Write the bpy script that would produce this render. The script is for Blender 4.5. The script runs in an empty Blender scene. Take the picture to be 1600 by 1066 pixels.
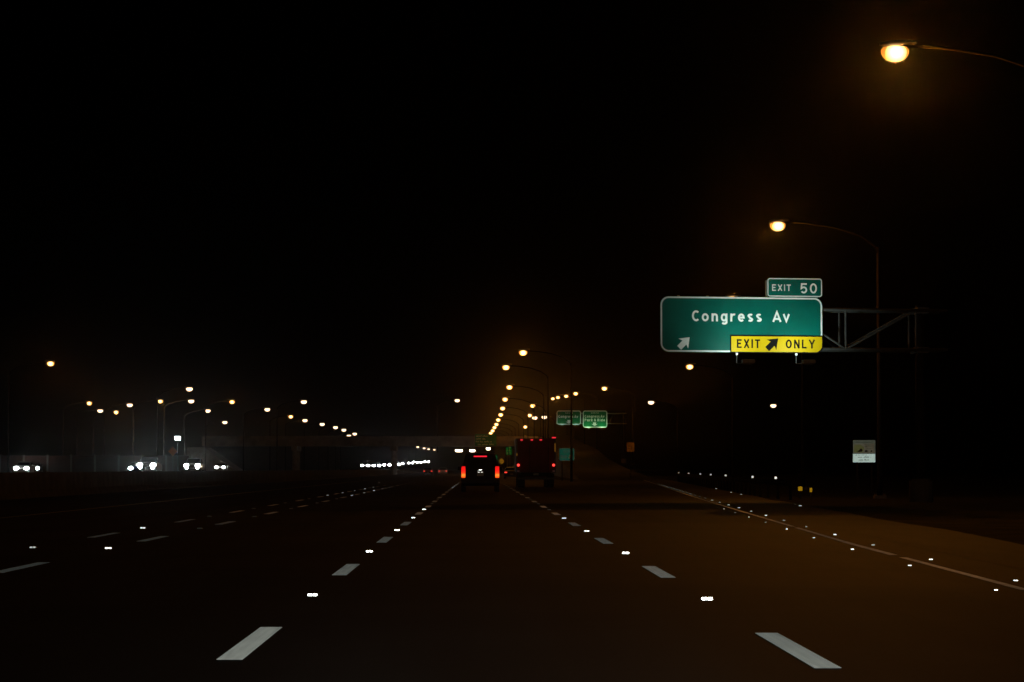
import bpy, bmesh, math, random
from mathutils import Vector, Matrix, Euler

random.seed(7)
SC = bpy.context.scene
COL = SC.collection
PI = math.pi
R = math.radians

# ------------------------------------------------------------------ camera
FPX = 3800.0                       # focal length in pixels of a 1600 px wide frame
EYE = Vector((0.0, 0.0, 1.2))
PITCH, YAW = R(3.013), R(-0.829)
cam_d = bpy.data.cameras.new('camera')
cam_d.sensor_width = 36.0
cam_d.lens = FPX / 1600.0 * 36.0
cam_d.clip_start, cam_d.clip_end = 0.1, 12000
cam = bpy.data.objects.new('camera', cam_d)
cam.location = EYE
cam.rotation_euler = (PI / 2 + PITCH, 0, YAW)
COL.objects.link(cam)
SC.camera = cam
CAM_R = Euler((PI / 2 + PITCH, 0, YAW)).to_matrix()

# ------------------------------------------------------------------ night sky
world = bpy.data.worlds.new('World')
SC.world = world
world.use_nodes = True
wn = world.node_tree
wn.nodes.clear()
sky = wn.nodes.new('ShaderNodeTexSky')
sky.sky_type = 'NISHITA'
sky.sun_disc = False
sky.sun_elevation = R(-4.0)
sky.sun_rotation = R(200)
bg = wn.nodes.new('ShaderNodeBackground')
bg.inputs['Strength'].default_value = 0.0005
wo = wn.nodes.new('ShaderNodeOutputWorld')
wn.links.new(sky.outputs[0], bg.inputs['Color'])
wn.links.new(bg.outputs[0], wo.inputs['Surface'])

# ------------------------------------------------------------------ exposure, engine
SC.render.engine = 'CYCLES'
SC.view_settings.view_transform = 'Standard'
SC.view_settings.look = 'None'
SC.view_settings.gamma = 1.0
SC.view_settings.exposure = 0.0
SC.view_settings.use_curve_mapping = False
SC.cycles.use_denoising = True
SC.cycles.max_bounces = 4
SC.cycles.diffuse_bounces = 2
SC.cycles.glossy_bounces = 2
SC.cycles.transparent_max_bounces = 8
SC.cycles.sample_clamp_direct = 0.0
SC.cycles.sample_clamp_indirect = 4.0
SC.cycles.caustics_reflective = False
SC.cycles.caustics_refractive = False

OWN_BEAM = 1500.0       # each low beam of the car the picture is taken from
SODIUM_W = 1250.0       # luminaires near the camera
SODIUM_FAR = 240.0       # weaker luminaires farther on
SODIUM = (1.0, 0.33, 0.03)

def spot(name, loc, aim, watts, color, size_deg, blend=0.6, radius=0.1, parent=None):
    d = bpy.data.lights.new(name, 'SPOT')
    d.energy, d.color = watts, color
    d.spot_size, d.spot_blend = R(size_deg), blend
    d.shadow_soft_size = radius
    o = bpy.data.objects.new(name, d)
    COL.objects.link(o)
    o.location = loc
    o.rotation_euler = (Vector(aim) - Vector(loc)).to_track_quat('-Z', 'Y').to_euler()
    if parent:
        o.parent = parent
    return o

for sx in (-0.66, 0.66):           # the driver's own low beams
    spot('low_beam', (sx, 1.7, 0.68), (sx * 1.5 + 0.9, 60, 0.6), OWN_BEAM, (0.93, 1.0, 0.93), 36, 1.0, 0.09)
    spot('low_beam', (sx, 1.72, 0.68), (sx * 1.2 + 0.5, 60, 0.75), OWN_BEAM * 1.6, (0.95, 1.0, 0.93), 11, 1.0, 0.09)

# ------------------------------------------------------------------ helpers
def at(px, py, Y):
    """world point at distance Y down the road that a photo position looks towards"""
    d = CAM_R @ Vector(((px - 800) / FPX, -(py - 533) / FPX, -1.0))
    return EYE + d * (Y / d.y)

def base_at_height(px, py, z):
    d = CAM_R @ Vector(((px - 800) / FPX, -(py - 533) / FPX, -1.0))
    return EYE + d * ((z - EYE.z) / d.z)

MATS = {}
def mat(name, color, rough=0.6, metal=0.0, spec=0.5, noise=None, bump=None, emit=None, emit_s=0.0, coat=0.0):
    if name in MATS:
        return MATS[name]
    m = bpy.data.materials.new(name)
    m.use_nodes = True
    nt = m.node_tree
    b = nt.nodes['Principled BSDF']
    b.inputs['Base Color'].default_value = (*color, 1)
    b.inputs['Roughness'].default_value = rough
    b.inputs['Metallic'].default_value = metal
    b.inputs['Specular IOR Level'].default_value = spec
    if coat:
        b.inputs['Coat Weight'].default_value = coat
    if emit:
        b.inputs['Emission Color'].default_value = (*emit, 1)
        b.inputs['Emission Strength'].default_value = emit_s
    if noise:
        scale, amt = noise
        tc = nt.nodes.new('ShaderNodeTexCoord')
        n = nt.nodes.new('ShaderNodeTexNoise')
        n.inputs['Scale'].default_value = scale
        n.inputs['Detail'].default_value = 6
        r = nt.nodes.new('ShaderNodeValToRGB')
        r.color_ramp.elements[0].position = 0.3
        r.color_ramp.elements[1].position = 0.7
        r.color_ramp.elements[0].color = (*[c * (1 - amt) for c in color], 1)
        r.color_ramp.elements[1].color = (*[min(1, c * (1 + amt)) for c in color], 1)
        nt.links.new(tc.outputs['Object'], n.inputs['Vector'])
        nt.links.new(n.outputs['Fac'], r.inputs['Fac'])
        nt.links.new(r.outputs['Color'], b.inputs['Base Color'])
        if bump:
            bp = nt.nodes.new('ShaderNodeBump')
            bp.inputs['Strength'].default_value = bump
            nt.links.new(n.outputs['Fac'], bp.inputs['Height'])
            nt.links.new(bp.outputs['Normal'], b.inputs['Normal'])
    MATS[name] = m
    return m

def asphalt_mat(name, dark, light):
    """asphalt: wheel-path streaks along the lanes, patches, aggregate grain"""
    m = bpy.data.materials.new(name)
    m.use_nodes = True
    nt = m.node_tree
    L = nt.links.new
    b = nt.nodes['Principled BSDF']
    tc = nt.nodes.new('ShaderNodeTexCoord')
    mp = nt.nodes.new('ShaderNodeMapping')
    mp.inputs['Scale'].default_value = (1.0, 0.02, 1.0)
    n1 = nt.nodes.new('ShaderNodeTexNoise'); n1.inputs['Scale'].default_value = 1.1; n1.inputs['Detail'].default_value = 5
    n2 = nt.nodes.new('ShaderNodeTexNoise'); n2.inputs['Scale'].default_value = 0.22; n2.inputs['Detail'].default_value = 8
    n3 = nt.nodes.new('ShaderNodeTexNoise'); n3.inputs['Scale'].default_value = 28; n3.inputs['Detail'].default_value = 3
    L(tc.outputs['Object'], mp.inputs['Vector'])
    L(mp.outputs[0], n1.inputs['Vector'])
    L(tc.outputs['Object'], n2.inputs['Vector'])
    L(tc.outputs['Object'], n3.inputs['Vector'])
    a1 = nt.nodes.new('ShaderNodeMath'); a1.operation = 'ADD'
    a2 = nt.nodes.new('ShaderNodeMath'); a2.operation = 'MULTIPLY_ADD'
    L(n1.outputs['Fac'], a1.inputs[0]); L(n2.outputs['Fac'], a1.inputs[1])
    L(n3.outputs['Fac'], a2.inputs[0]); a2.inputs[1].default_value = 0.5; L(a1.outputs[0], a2.inputs[2])
    mr = nt.nodes.new('ShaderNodeMapRange')
    mr.inputs['From Min'].default_value = 0.95; mr.inputs['From Max'].default_value = 1.55
    L(a2.outputs[0], mr.inputs['Value'])
    cr = nt.nodes.new('ShaderNodeMix'); cr.data_type = 'RGBA'
    cr.inputs[6].default_value = (*dark, 1); cr.inputs[7].default_value = (*light, 1)
    L(mr.outputs[0], cr.inputs[0])
    L(cr.outputs[2], b.inputs['Base Color'])
    b.inputs['Roughness'].default_value = 0.75
    b.inputs['Specular IOR Level'].default_value = 0.25
    bp = nt.nodes.new('ShaderNodeBump'); bp.inputs['Strength'].default_value = 0.25; bp.inputs['Distance'].default_value = 0.01
    L(n3.outputs['Fac'], bp.inputs['Height']); L(bp.outputs[0], b.inputs['Normal'])
    return m

def emit_mat(name, color, strength):
    if name in MATS:
        return MATS[name]
    m = bpy.data.materials.new(name)
    m.use_nodes = True
    nt = m.node_tree
    nt.nodes.clear()
    e = nt.nodes.new('ShaderNodeEmission')
    e.inputs[0].default_value = (*color, 1)
    e.inputs[1].default_value = strength
    o = nt.nodes.new('ShaderNodeOutputMaterial')
    nt.links.new(e.outputs[0], o.inputs[0])
    MATS[name] = m
    return m

class MB:
    def __init__(s):
        s.v, s.f = [], []
    def add(s, verts, faces):
        o = len(s.v)
        s.v += [tuple(p) for p in verts]
        s.f += [tuple(i + o for i in f) for f in faces]
        return s
    def box(s, x0, x1, y0, y1, z0, z1):
        return s.add([(x0,y0,z0),(x1,y0,z0),(x1,y1,z0),(x0,y1,z0),(x0,y0,z1),(x1,y0,z1),(x1,y1,z1),(x0,y1,z1)],
                     [(0,3,2,1),(4,5,6,7),(0,1,5,4),(1,2,6,5),(2,3,7,6),(3,0,4,7)])
    def tube(s, pts, radii, n=8, caps=True):
        pts = [Vector(p) for p in pts]
        if not isinstance(radii, (list, tuple)):
            radii = [radii] * len(pts)
        rings = []
        for i, p in enumerate(pts):
            d = (pts[min(i+1, len(pts)-1)] - pts[max(i-1, 0)]).normalized()
            up = Vector((0,0,1)) if abs(d.z) < 0.9 else Vector((1,0,0))
            a = d.cross(up).normalized(); b = a.cross(d).normalized()
            rings.append([p + (a*math.cos(2*PI*k/n) + b*math.sin(2*PI*k/n)) * radii[i] for k in range(n)])
        return s.loft(rings, caps)
    def loft(s, rings, caps=True):
        n = len(rings[0]); V = [p for r in rings for p in r]; F = []
        for i in range(len(rings)-1):
            for k in range(n):
                F.append((i*n+k, i*n+(k+1)%n, (i+1)*n+(k+1)%n, (i+1)*n+k))
        if caps:
            F.append(tuple(range(n-1, -1, -1)))
            F.append(tuple((len(rings)-1)*n + k for k in range(n)))
        return s.add(V, F)
    def prism(s, poly, y0, y1):
        """outline in x-z pushed from y0 to y1"""
        n = len(poly)
        V = [(x, y0, z) for x, z in poly] + [(x, y1, z) for x, z in poly]
        F = [tuple(range(n)), tuple(range(2*n-1, n-1, -1))]
        F += [((k+1)%n, k, n+k, n+(k+1)%n) for k in range(n)]
        return s.add(V, F)
    def build(s, name, m, parent=None, smooth=False, bevel=0.0):
        me = bpy.data.meshes.new(name)
        me.from_pydata(s.v, [], s.f)
        bm = bmesh.new(); bm.from_mesh(me)
        bmesh.ops.recalc_face_normals(bm, faces=bm.faces)
        bm.to_mesh(me); bm.free()
        me.materials.append(m)
        if smooth:
            for p in me.polygons: p.use_smooth = True
        o = bpy.data.objects.new(name, me)
        COL.objects.link(o)
        if parent: o.parent = parent
        if bevel:
            md = o.modifiers.new('edge', 'BEVEL'); md.width = bevel; md.segments = 2; md.limit_method = 'ANGLE'
        return o
    def sheet(s, name, m, parent=None):
        """flat print: keep the winding as given"""
        me = bpy.data.meshes.new(name)
        me.from_pydata(s.v, [], s.f); me.materials.append(m)
        o = bpy.data.objects.new(name, me); COL.objects.link(o)
        if parent: o.parent = parent
        return o

def thing(name, label, cat, loc=(0,0,0), rz=0.0, group=None):
    o = bpy.data.objects.new(name, None)
    o.empty_display_size = 0.3
    COL.objects.link(o)
    o.location = loc; o.rotation_euler = (0, 0, rz)
    o['label'] = label; o['category'] = cat
    if group: o['group'] = group
    return o

def struct(o):
    o['kind'] = 'structure'
    return o

def copy_tree(o, parent=None):
    c = o.copy()
    COL.objects.link(c)
    c.parent = parent
    for ch in list(o.children):
        if ch.type != 'LIGHT':
            copy_tree(ch, c)
    return c

def rrect(x0, x1, z0, z1, r, n=6):
    P = []
    rs = r if isinstance(r, (list, tuple)) else [r]*4      # bl br tr tl
    for (cx, cz, a0, rr) in ((x0, z0, 180, rs[0]), (x1, z0, 270, rs[1]), (x1, z1, 0, rs[2]), (x0, z1, 90, rs[3])):
        if rr <= 0:
            P.append((cx, cz)); continue
        ox = cx + rr if cx == x0 else cx - rr
        oz = cz + rr if cz == z0 else cz - rr
        for k in range(n+1):
            a = R(a0 + 90*k/n)
            P.append((ox + rr*math.cos(a), oz + rr*math.sin(a)))
    return P

# ---- highway lettering drawn as strokes (centre lines), cap height 1
def arc(cx, cy, rx, ry, a0, a1, n=16):
    return [(cx + rx*math.cos(R(a0+(a1-a0)*k/n)), cy + ry*math.sin(R(a0+(a1-a0)*k/n))) for k in range(n+1)]
def G(wd):
    h = wd/2; t = 1-h; x = 0.74; xt = x-h
    g = {}
    g['C'] = (0.70, [arc(.36, .5, .36-h, .5-h, 48, 312)])
    g['A'] = (0.78, [[(h*.9,0),(.39,1-h*.9),(.78-h*.9,0)], [(.19,.27),(.59,.27)]])
    g['E'] = (0.56, [[(.56,t),(h,t),(h,h),(.56,h)], [(h,.52),(.48,.52)]])
    g['X'] = (0.68, [[(h,0),(.68-h,1)], [(h,1),(.68-h,0)]])
    g['I'] = (wd, [[(h,0),(h,1)]])
    g['T'] = (0.60, [[(0,t),(.60,t)], [(.30,0),(.30,t)]])
    g['O'] = (0.70, [arc(.35, .5, .35-h, .5-h, 0, 360, 24)])
    g['N'] = (0.66, [[(h,0),(h,1)], [(h,1-h*.4),(.66-h,h*.4)], [(.66-h,0),(.66-h,1)]])
    g['L'] = (0.54, [[(h,1),(h,h),(.54,h)]])
    g['Y'] = (0.74, [[(h*.8,1),(.37,.44),(.74-h*.8,1)], [(.37,0),(.37,.44)]])
    g['R'] = (0.62, [[(h,0),(h,t),(.34,t)] + arc(.34,.73,.28-h,.27-h,90,-90,10) + [(h,.46+h*.0)], [(.32,.46),(.62-h*.9,0)]])
    g['H'] = (0.64, [[(h,0),(h,1)], [(.64-h,0),(.64-h,1)], [(h,.5),(.64-h,.5)]])
    g['P'] = (0.60, [[(h,0),(h,t),(.33,t)] + arc(.33,.72,.27-h,.28-h,90,-90,10) + [(h,.44+h)]])
    g['S'] = (0.62, [arc(.31,.74,.31-h,.26-h,35,230,12) + arc(.31,.26,.31-h,.26-h,80,-145,14)])
    g['U'] = (0.64, [[(h,1),(h,.32)] + arc(.32,.32,.32-h,.32-h,180,360,12) + [(.64-h,1)]])
    g['5'] = (0.60, [[(.56,t),(.13,t),(.10,.50)] + arc(.30,.34,.30-h,.34-h,118,-145,16)])
    g['0'] = (0.62, [arc(.31, .5, .31-h, .5-h, 0, 360, 24)])
    g['o'] = (0.60, [arc(.30, x/2, .30-h, x/2-h, 0, 360, 22)])
    g['n'] = (0.55, [[(h,0),(h,x)], [(h,.36)] + arc(.275+h*.1,.44,.275-h*1.1,.30-h,170,0,10) + [(.55-h,0)]])
    g['g'] = (0.58, [arc(.28, x/2, .28-h, x/2-h, 0, 360, 20), [(.58-h,x),(.58-h,-.06)] + arc(.30,-.06,.28-h,.22-h,0,-150,10)])
    g['r'] = (0.42, [[(h,0),(h,x)], [(h,.38)] + arc(.34,.40,.34-h*1.2,.34-h,165,70,8)])
    g['e'] = (0.58, [[(h*1.2,x/2),(.58-h,x/2)] + arc(.29,x/2,.29-h,x/2-h,0,318,20)])
    g['s'] = (0.50, [arc(.25,.545,.25-h,.195-h,30,225,10) + arc(.25,.195,.25-h,.195-h,80,-150,12)])
    g['v'] = (0.60, [[(h*.8,x),(.30,h*.9),(.60-h*.8,x)]])
    g['a'] = (0.56, [arc(.27, x/2, .27-h, x/2-h, 0, 360, 18), [(.56-h,0),(.56-h,x)]])
    g['k'] = (0.56, [[(h,0),(h,1)], [(.54,x),(h,.30)], [(.24,.44),(.56-h*.6,0)]])
    g['i'] = (wd, [[(h,0),(h,x)], [(h,.84),(h,1)]])
    g['d'] = (0.58, [arc(.28, x/2, .28-h, x/2-h, 0, 360, 18), [(.58-h,0),(.58-h,1)]])
    g['&'] = (0.70, [[(.68,0),(.22,.66)] + arc(.32,.76,.17,.24-h,200,-20,8) + [(.12,.40)] + arc(.28,.24,.28-h,.24-h,140,350,10) + [(.64,.46)]])
    return g
def ribbon(mb, pts, w, y):
    P = [Vector((p[0], p[1])) for p in pts]
    Q = [P[0]]
    for p in P[1:]:
        if (p - Q[-1]).length > 1e-5: Q.append(p)
    closed = (Q[0] - Q[-1]).length < 1e-4
    if closed: Q = Q[:-1]
    n = len(Q); L = []; Rr = []
    for i in range(n):
        a = Q[i-1] if (i > 0 or closed) else None
        b = Q[(i+1) % n] if (i < n-1 or closed) else None
        d1 = (Q[i]-a).normalized() if a is not None else (b-Q[i]).normalized()
        d2 = (b-Q[i]).normalized() if b is not None else d1
        n1 = Vector((-d1.y, d1.x)); n2 = Vector((-d2.y, d2.x))
        m = (n1+n2)
        m = m.normalized() if m.length > 1e-6 else n1
        k = min(1.0/max(m.dot(n1), 0.35), 2.2) * w/2
        L.append(Q[i] + m*k); Rr.append(Q[i] - m*k)
    V = [(p.x, y, p.y) for p in L] + [(p.x, y, p.y) for p in Rr]
    F = [(i, n+i, n+(i+1) % n, (i+1) % n) for i in range(n if closed else n-1)]
    mb.add(V, F)

def lettering(text, x0, x1, z0, cap, m, parent, y=-0.004, weight=0.17, name='letter'):
    """letters from x0 to x1 on the panel's face (facing -y); one mesh each"""
    g = G(weight)
    widths = [g[c][0]*cap if c != ' ' else None for c in text]
    used = sum(w for w in widths if w is not None)
    ngap = 0.0
    for i in range(len(text)-1):
        if text[i] == ' ': ngap += 2.0
        elif text[i+1] != ' ': ngap += 1.0
    sx = 1.0
    gap = (x1-x0-used)/max(ngap, 1)
    if gap < 0.10*cap:
        sx = (x1-x0)/(used + ngap*0.16*cap)
        gap = 0.16*cap*sx
    if gap > 0.26*cap:
        sx = min(1.3, (x1-x0-ngap*0.26*cap)/used)
        gap = (x1-x0-used*sx)/max(ngap, 1)
    x = x0
    for i, c in enumerate(text):
        if c == ' ':
            x += gap*2.0; continue
        mb = MB()
        for k, st in enumerate(g[c][1]):
            ribbon(mb, [(x + p[0]*cap*sx, z0 + p[1]*cap) for p in st], weight*cap*(0.5+0.5*sx), y - 0.0015*k)
        mb.sheet(name, m, parent)
        x += g[c][0]*cap*sx
        if i+1 < len(text) and text[i+1] != ' ':
            x += gap*{'Av': .45, 'Co': .6}.get(text[i:i+2], 1.0)

def arrow(parent, cx, cz, size, ang, m, y=-0.005, slim=1.0, wide=1.0):
    """block arrow; ang 0 points up"""
    pts = [(-.16*slim,-.5),(.16*slim,-.5),(.16*slim,0.0),(.46,-.10),(0,.5),(-.46,-.10),(-.16*slim,0.0)]
    a = R(ang); P = []
    for x, z in pts:
        x *= wide
        P.append((cx + (x*math.cos(a)+z*math.sin(a))*size, y, cz + (-x*math.sin(a)+z*math.cos(a))*size))
    mb = MB().add(P, [(0,1,2,6),(3,4,2),(2,4,6),(6,4,5)])
    return mb.sheet('arrow', m, parent)

def border(parent, x0, x1, z0, z1, r, w, m, y=-0.003):
    o = rrect(x0, x1, z0, z1, r); i = rrect(x0+w, x1-w, z0+w, z1-w, max(r-w, .01))
    n = len(o)
    V = [(x, y, z) for x, z in o] + [(x, y, z) for x, z in i]
    return MB().add(V, [(k, (k+1) % n, n+(k+1) % n, n+k) for k in range(n)]).sheet('border', m, parent)

# ------------------------------------------------------------------ materials
M_ASPH = asphalt_mat('asphalt', (0.005, 0.0049, 0.0047), (0.034, 0.033, 0.031))
M_ASPH2 = asphalt_mat('older_asphalt', (0.022, 0.021, 0.019), (0.04, 0.038, 0.034))
M_PAINT = mat('road_paint', (0.72, 0.72, 0.68), 0.7, noise=(3.5, 0.30))
M_WPAINT = mat('worn_road_paint', (0.34, 0.35, 0.34), 0.8, spec=.1, noise=(3, 0.45))
M_YPAINT = mat('yellow_road_paint', (0.32, 0.24, 0.06), 0.7, noise=(14, 0.2))
M_GRASS = mat('dry_grass', (0.017, 0.017, 0.010), 0.95, spec=0.05, noise=(0.9, 0.6), bump=0.4)
M_CONC = mat('concrete', (0.24, 0.23, 0.21), 0.85, spec=0.2, noise=(1.2, 0.25))
M_CONC_K = mat('grimy_concrete', (0.075, 0.070, 0.062), 0.9, spec=0.15, noise=(1.1, 0.35))
M_CONC_D = mat('weathered_concrete', (0.19, 0.17, 0.145), 0.9, spec=0.2, noise=(0.6, 0.3))
M_GALV = mat('galvanised_steel', (0.055, 0.057, 0.055), 0.8, 0.1, noise=(6, 0.2))
M_POLE = mat('weathered_pole_steel', (0.014, 0.013, 0.012), 0.85, 0.0, spec=.04, noise=(3, 0.3))
M_ARM = mat('dark_arm_steel', (0.008, 0.0075, 0.007), 0.9, 0.0, spec=.02, noise=(3, 0.3))
M_ALU = mat('brushed_aluminium', (0.45, 0.46, 0.46), 0.42, 0.8, noise=(8, 0.15))
M_HOUS = mat('lamp_housing', (0.16, 0.16, 0.15), 0.5, 0.3, noise=(9, 0.2))
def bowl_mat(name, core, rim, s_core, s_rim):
    """glass bowl: white-hot round the burner, orange halo glow painted into its rim"""
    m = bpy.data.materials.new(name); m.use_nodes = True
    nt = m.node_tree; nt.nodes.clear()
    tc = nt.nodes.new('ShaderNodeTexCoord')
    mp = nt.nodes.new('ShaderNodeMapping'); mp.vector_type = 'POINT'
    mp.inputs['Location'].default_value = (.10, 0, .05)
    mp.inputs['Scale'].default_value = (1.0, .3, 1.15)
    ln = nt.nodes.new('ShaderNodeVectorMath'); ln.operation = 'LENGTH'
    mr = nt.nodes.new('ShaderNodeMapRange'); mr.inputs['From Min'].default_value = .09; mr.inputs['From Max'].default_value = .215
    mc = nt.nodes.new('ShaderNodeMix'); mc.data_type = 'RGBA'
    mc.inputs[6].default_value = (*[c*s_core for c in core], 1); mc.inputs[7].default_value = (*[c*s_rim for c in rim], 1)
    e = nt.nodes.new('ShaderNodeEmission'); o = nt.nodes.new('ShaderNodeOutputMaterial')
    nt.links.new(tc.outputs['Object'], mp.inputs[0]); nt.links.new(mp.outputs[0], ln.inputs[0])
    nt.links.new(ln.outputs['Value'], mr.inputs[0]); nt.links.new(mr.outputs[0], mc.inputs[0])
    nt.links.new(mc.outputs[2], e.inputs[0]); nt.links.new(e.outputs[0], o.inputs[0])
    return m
M_SOD = bowl_mat('sodium_bowl', (1.0, .60, .21), (1.0, .32, .03), 6.0, .8)  # rim colour paints some of the lamp's halo into the glass
M_SOD2 = emit_mat('pale_sodium_lens', (1.0, 0.66, 0.40), 3.0)
M_WHITEL = emit_mat('white_lamp_lens', (0.86, 0.96, 1.0), 16.0)
M_HEAD = emit_mat('headlight_lens', (0.95, 1.0, 0.97), 30.0)
M_HEADF = emit_mat('far_headlight_lens', (0.97, 1.0, 1.0), 26.0)
M_TAIL = emit_mat('tail_light_lens', (1.0, 0.045, 0.025), 1.6)
M_TAILA = emit_mat('indicator_lens', (1.0, 0.42, 0.03), 2.2)
M_AMB = emit_mat('amber_marker_lens', (1.0, 0.42, 0.05), 0.25)
M_REDR = mat('red_reflector', (0.35, 0.01, 0.015), 0.3)
M_GLASS = mat('dark_glass', (0.006, 0.007, 0.008), 0.08, spec=0.6)
M_TYRE = mat('tyre_rubber', (0.010, 0.010, 0.010), 0.9, spec=0.2, noise=(20, 0.2))
M_RIM = mat('wheel_rim', (0.35, 0.35, 0.36), 0.35, 0.8, noise=(10, 0.1))
M_BLK = mat('black_plastic', (0.008, 0.008, 0.008), 0.7, spec=.15, noise=(15, 0.2))
M_CHROME = mat('polished_metal', (0.6, 0.6, 0.6), 0.15, 1.0)
M_STUD = mat('road_stud_casing', (0.18, 0.18, 0.17), 0.6, noise=(30, 0.2))
M_LENS = mat('road_stud_lens', (0.9, 0.9, 0.87), 0.20, 1.0, noise=(60, .3))
M_WORN = mat('worn_stud_lens', (0.16, 0.16, 0.15), 0.5, .5, noise=(60, .3))
M_GREEN = mat('sign_green_sheeting', (0.0, 0.105, 0.082), 0.45, spec=.12, noise=(0.55, 0.22))
M_GREEN2 = mat('deep_green_sheeting', (0.0, 0.13, 0.045), 0.45, spec=.15, noise=(0.7, 0.12))
M_SWHITE = mat('sign_white_sheeting', (0.80, 0.82, 0.80), 0.45, spec=.15, noise=(0.9, 0.05))
M_SYEL = mat('sign_yellow_sheeting', (0.60, 0.40, 0.002), 0.42, spec=.15, noise=(0.9, 0.08))
M_SBLK = mat('sign_black', (0.008, 0.008, 0.008), 0.7, spec=.05)
M_PLATE = mat('licence_plate', (0.2, 0.21, 0.2), 0.6, spec=.1, noise=(9, .2))

# ------------------------------------------------------------------ ground and roads
def edge_x(Y):           # solid edge line bending away to the exit
    T = [(-30, 4.7), (14, 5.0), (24.4, 5.45), (39, 6.0), (68, 7.45), (100, 9.1), (142, 11.4), (200, 14.6), (262, 18.0)]
    for (a, xa), (b, xb) in zip(T, T[1:]):
        if Y <= b:
            return xa + (xb-xa)*(Y-a)/(b-a)
    return T[-1][1]

ground = struct(MB().add([(-4000,-200,-.12),(4000,-200,-.12),(4000,8000,-.12),(-4000,8000,-.12)], [(0,1,2,3)]).build('ground', M_GRASS))

WALL_X = -18.6
mb = MB()
ys = list(range(-30, 263, 6)) + [262]
ys = sorted(set(ys))
V = []
for Y in ys:
    pe = edge_x(Y) + 2.75 + 0.10*math.sin(Y*0.31) + 0.06*math.sin(Y*0.83)
    xs = [WALL_X - 0.5, -11.6, -5.5, 0.3, edge_x(Y), pe]
    V += [(x, Y, 0.0) for x in xs] + [(pe + 0.12, Y, -0.14)]
F = []
for i in range(len(ys)-1):
    for k in range(6):
        F.append((i*7+k, i*7+k+1, (i+1)*7+k+1, (i+1)*7+k))
road = struct(MB().add(V, F).build('road', M_ASPH))
V, F = [], []
for Y in (262, 520, 900, 1500, 2600):
    V += [(WALL_X-.5, Y, -0.0), (9.2, Y, -0.0)]
for i in range(4):
    F.append((2*i, 2*i+1, 2*i+3, 2*i+2))
far_road = struct(MB().add(V, F).build('road_ahead', M_ASPH))

ramp_pts = [(262, 16.0, 0.0), (320, 17.6, 0.35), (380, 18.8, 1.3), (450, 19.8, 3.0), (520, 21.2, 5.3), (600, 22.6, 7.2), (690, 24.0, 9.5), (790, 25.4, 11.9)]
V, F = [], []
for (Y, cx, z) in ramp_pts:
    w = 4.6
    V += [(cx-w-.4, Y, -0.2), (cx-w, Y, z), (cx+w, Y, z), (cx+w+.4, Y, -0.2)]
for i in range(len(ramp_pts)-1):
    for k in range(3):
        F.append((4*i+k, 4*i+k+1, 4*i+4+k+1, 4*i+4+k))
F.append((len(V)-4, len(V)-3, len(V)-2, len(V)-1))
ramp = struct(MB().add(V, F).build('exit_ramp_road', M_ASPH))

LZ = 0.6        # the opposite carriageway lies a little higher behind the median wall
mb = MB().add([(-62,-40,LZ),(WALL_X-.9,-40,LZ),(WALL_X-.9,2600,LZ),(-62,2600,LZ),(-66,-40,-.2),(-66,2600,-.2),(WALL_X-.9,-40,-.2),(WALL_X-.9,2600,-.2)],
              [(0,1,2,3),(4,0,3,5),(1,6,7,2)])
opp = struct(mb.build('opposite_road', M_ASPH2))

# ---- painted markings: children of the road
dash_me = None
def dash(cx, cy, length, w, ang=0.0, m=M_PAINT, parent=road, z=0.005):
    global dash_me
    if dash_me is None:
        # low cross ribs, added so the paint catches the headlights like reflective beads
        n = 48; V, F = [], []
        for i in range(n+1):
            yy = -.5 + i/n
            V += [(-.5, yy, 0), (.5, yy, 0), (-.5, yy, 1), (.5, yy, 1)]
        for i in range(n):
            a = 4*i
            F += [(a, a+1, a+3, a+2), (a+2, a+3, a+5, a+4)]
        o = MB().add(V, F).sheet('lane_dash', M_PAINT, parent)
        dash_me = o.data
    else:
        o = bpy.data.objects.new('lane_dash', dash_me); COL.objects.link(o); o.parent = parent
    o.location = (cx, cy, z); o.scale = (w, length, 0.0045); o.rotation_euler = (0, 0, ang)
    return o
LINE_L, LINE_R = -1.55, 2.11
HOV_A, HOV_B = -5.52, -6.74
PER = 12.19
for k in range(-1, 15):
    dash(LINE_L, 16.95 + k*PER, 3.15, 0.165)
    dash(LINE_R, 16.25 + k*PER, 3.15, 0.165)
for k in range(0, 14):
    dash(HOV_A - 0.0012*k*PER, 17.6 + k*PER, 3.1, 0.16)
    dash(HOV_B, 19.9 + k*PER, 3.1, 0.14)

def line_strip(name, fx, y0, y1, w, m, parent, step=0.12, z=0.004, rib=0.0016):  # ribs added to brighten the line in the headlights
    ys = []; y = y0
    while y < y1: ys.append(y); y += step
    ys.append(y1)
    V, F = [], []
    for y in ys: V += [(fx(y)-w/2, y, z), (fx(y)+w/2, y, z), (fx(y)-w/2, y, z+rib), (fx(y)+w/2, y, z+rib)]
    for i in range(len(ys)-1):
        a = 4*i
        F += [(a, a+1, a+3, a+2), (a+2, a+3, a+5, a+4)]
    return MB().add(V, F).sheet(name, m, parent)
line_strip('edge_line', edge_x, -25, 23.2, 0.12, M_PAINT, road)
yy = 24.1
while yy < 262:                         # worn through here and there
    ln = random.uniform(6, 15)
    line_strip('edge_line', edge_x, yy, min(yy+ln, 262), random.uniform(.10,.125), M_PAINT, road)
    yy += ln + random.choice((.12, .3, .9))
line_strip('edge_line', lambda y: -11.65, -25, 262, 0.15, M_YPAINT, road)
line_strip('shoulder_joint', lambda y: edge_x(y)+0.9, -25, 262, 0.05, M_ASPH2, road, step=4.0, z=0.003)

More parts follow.
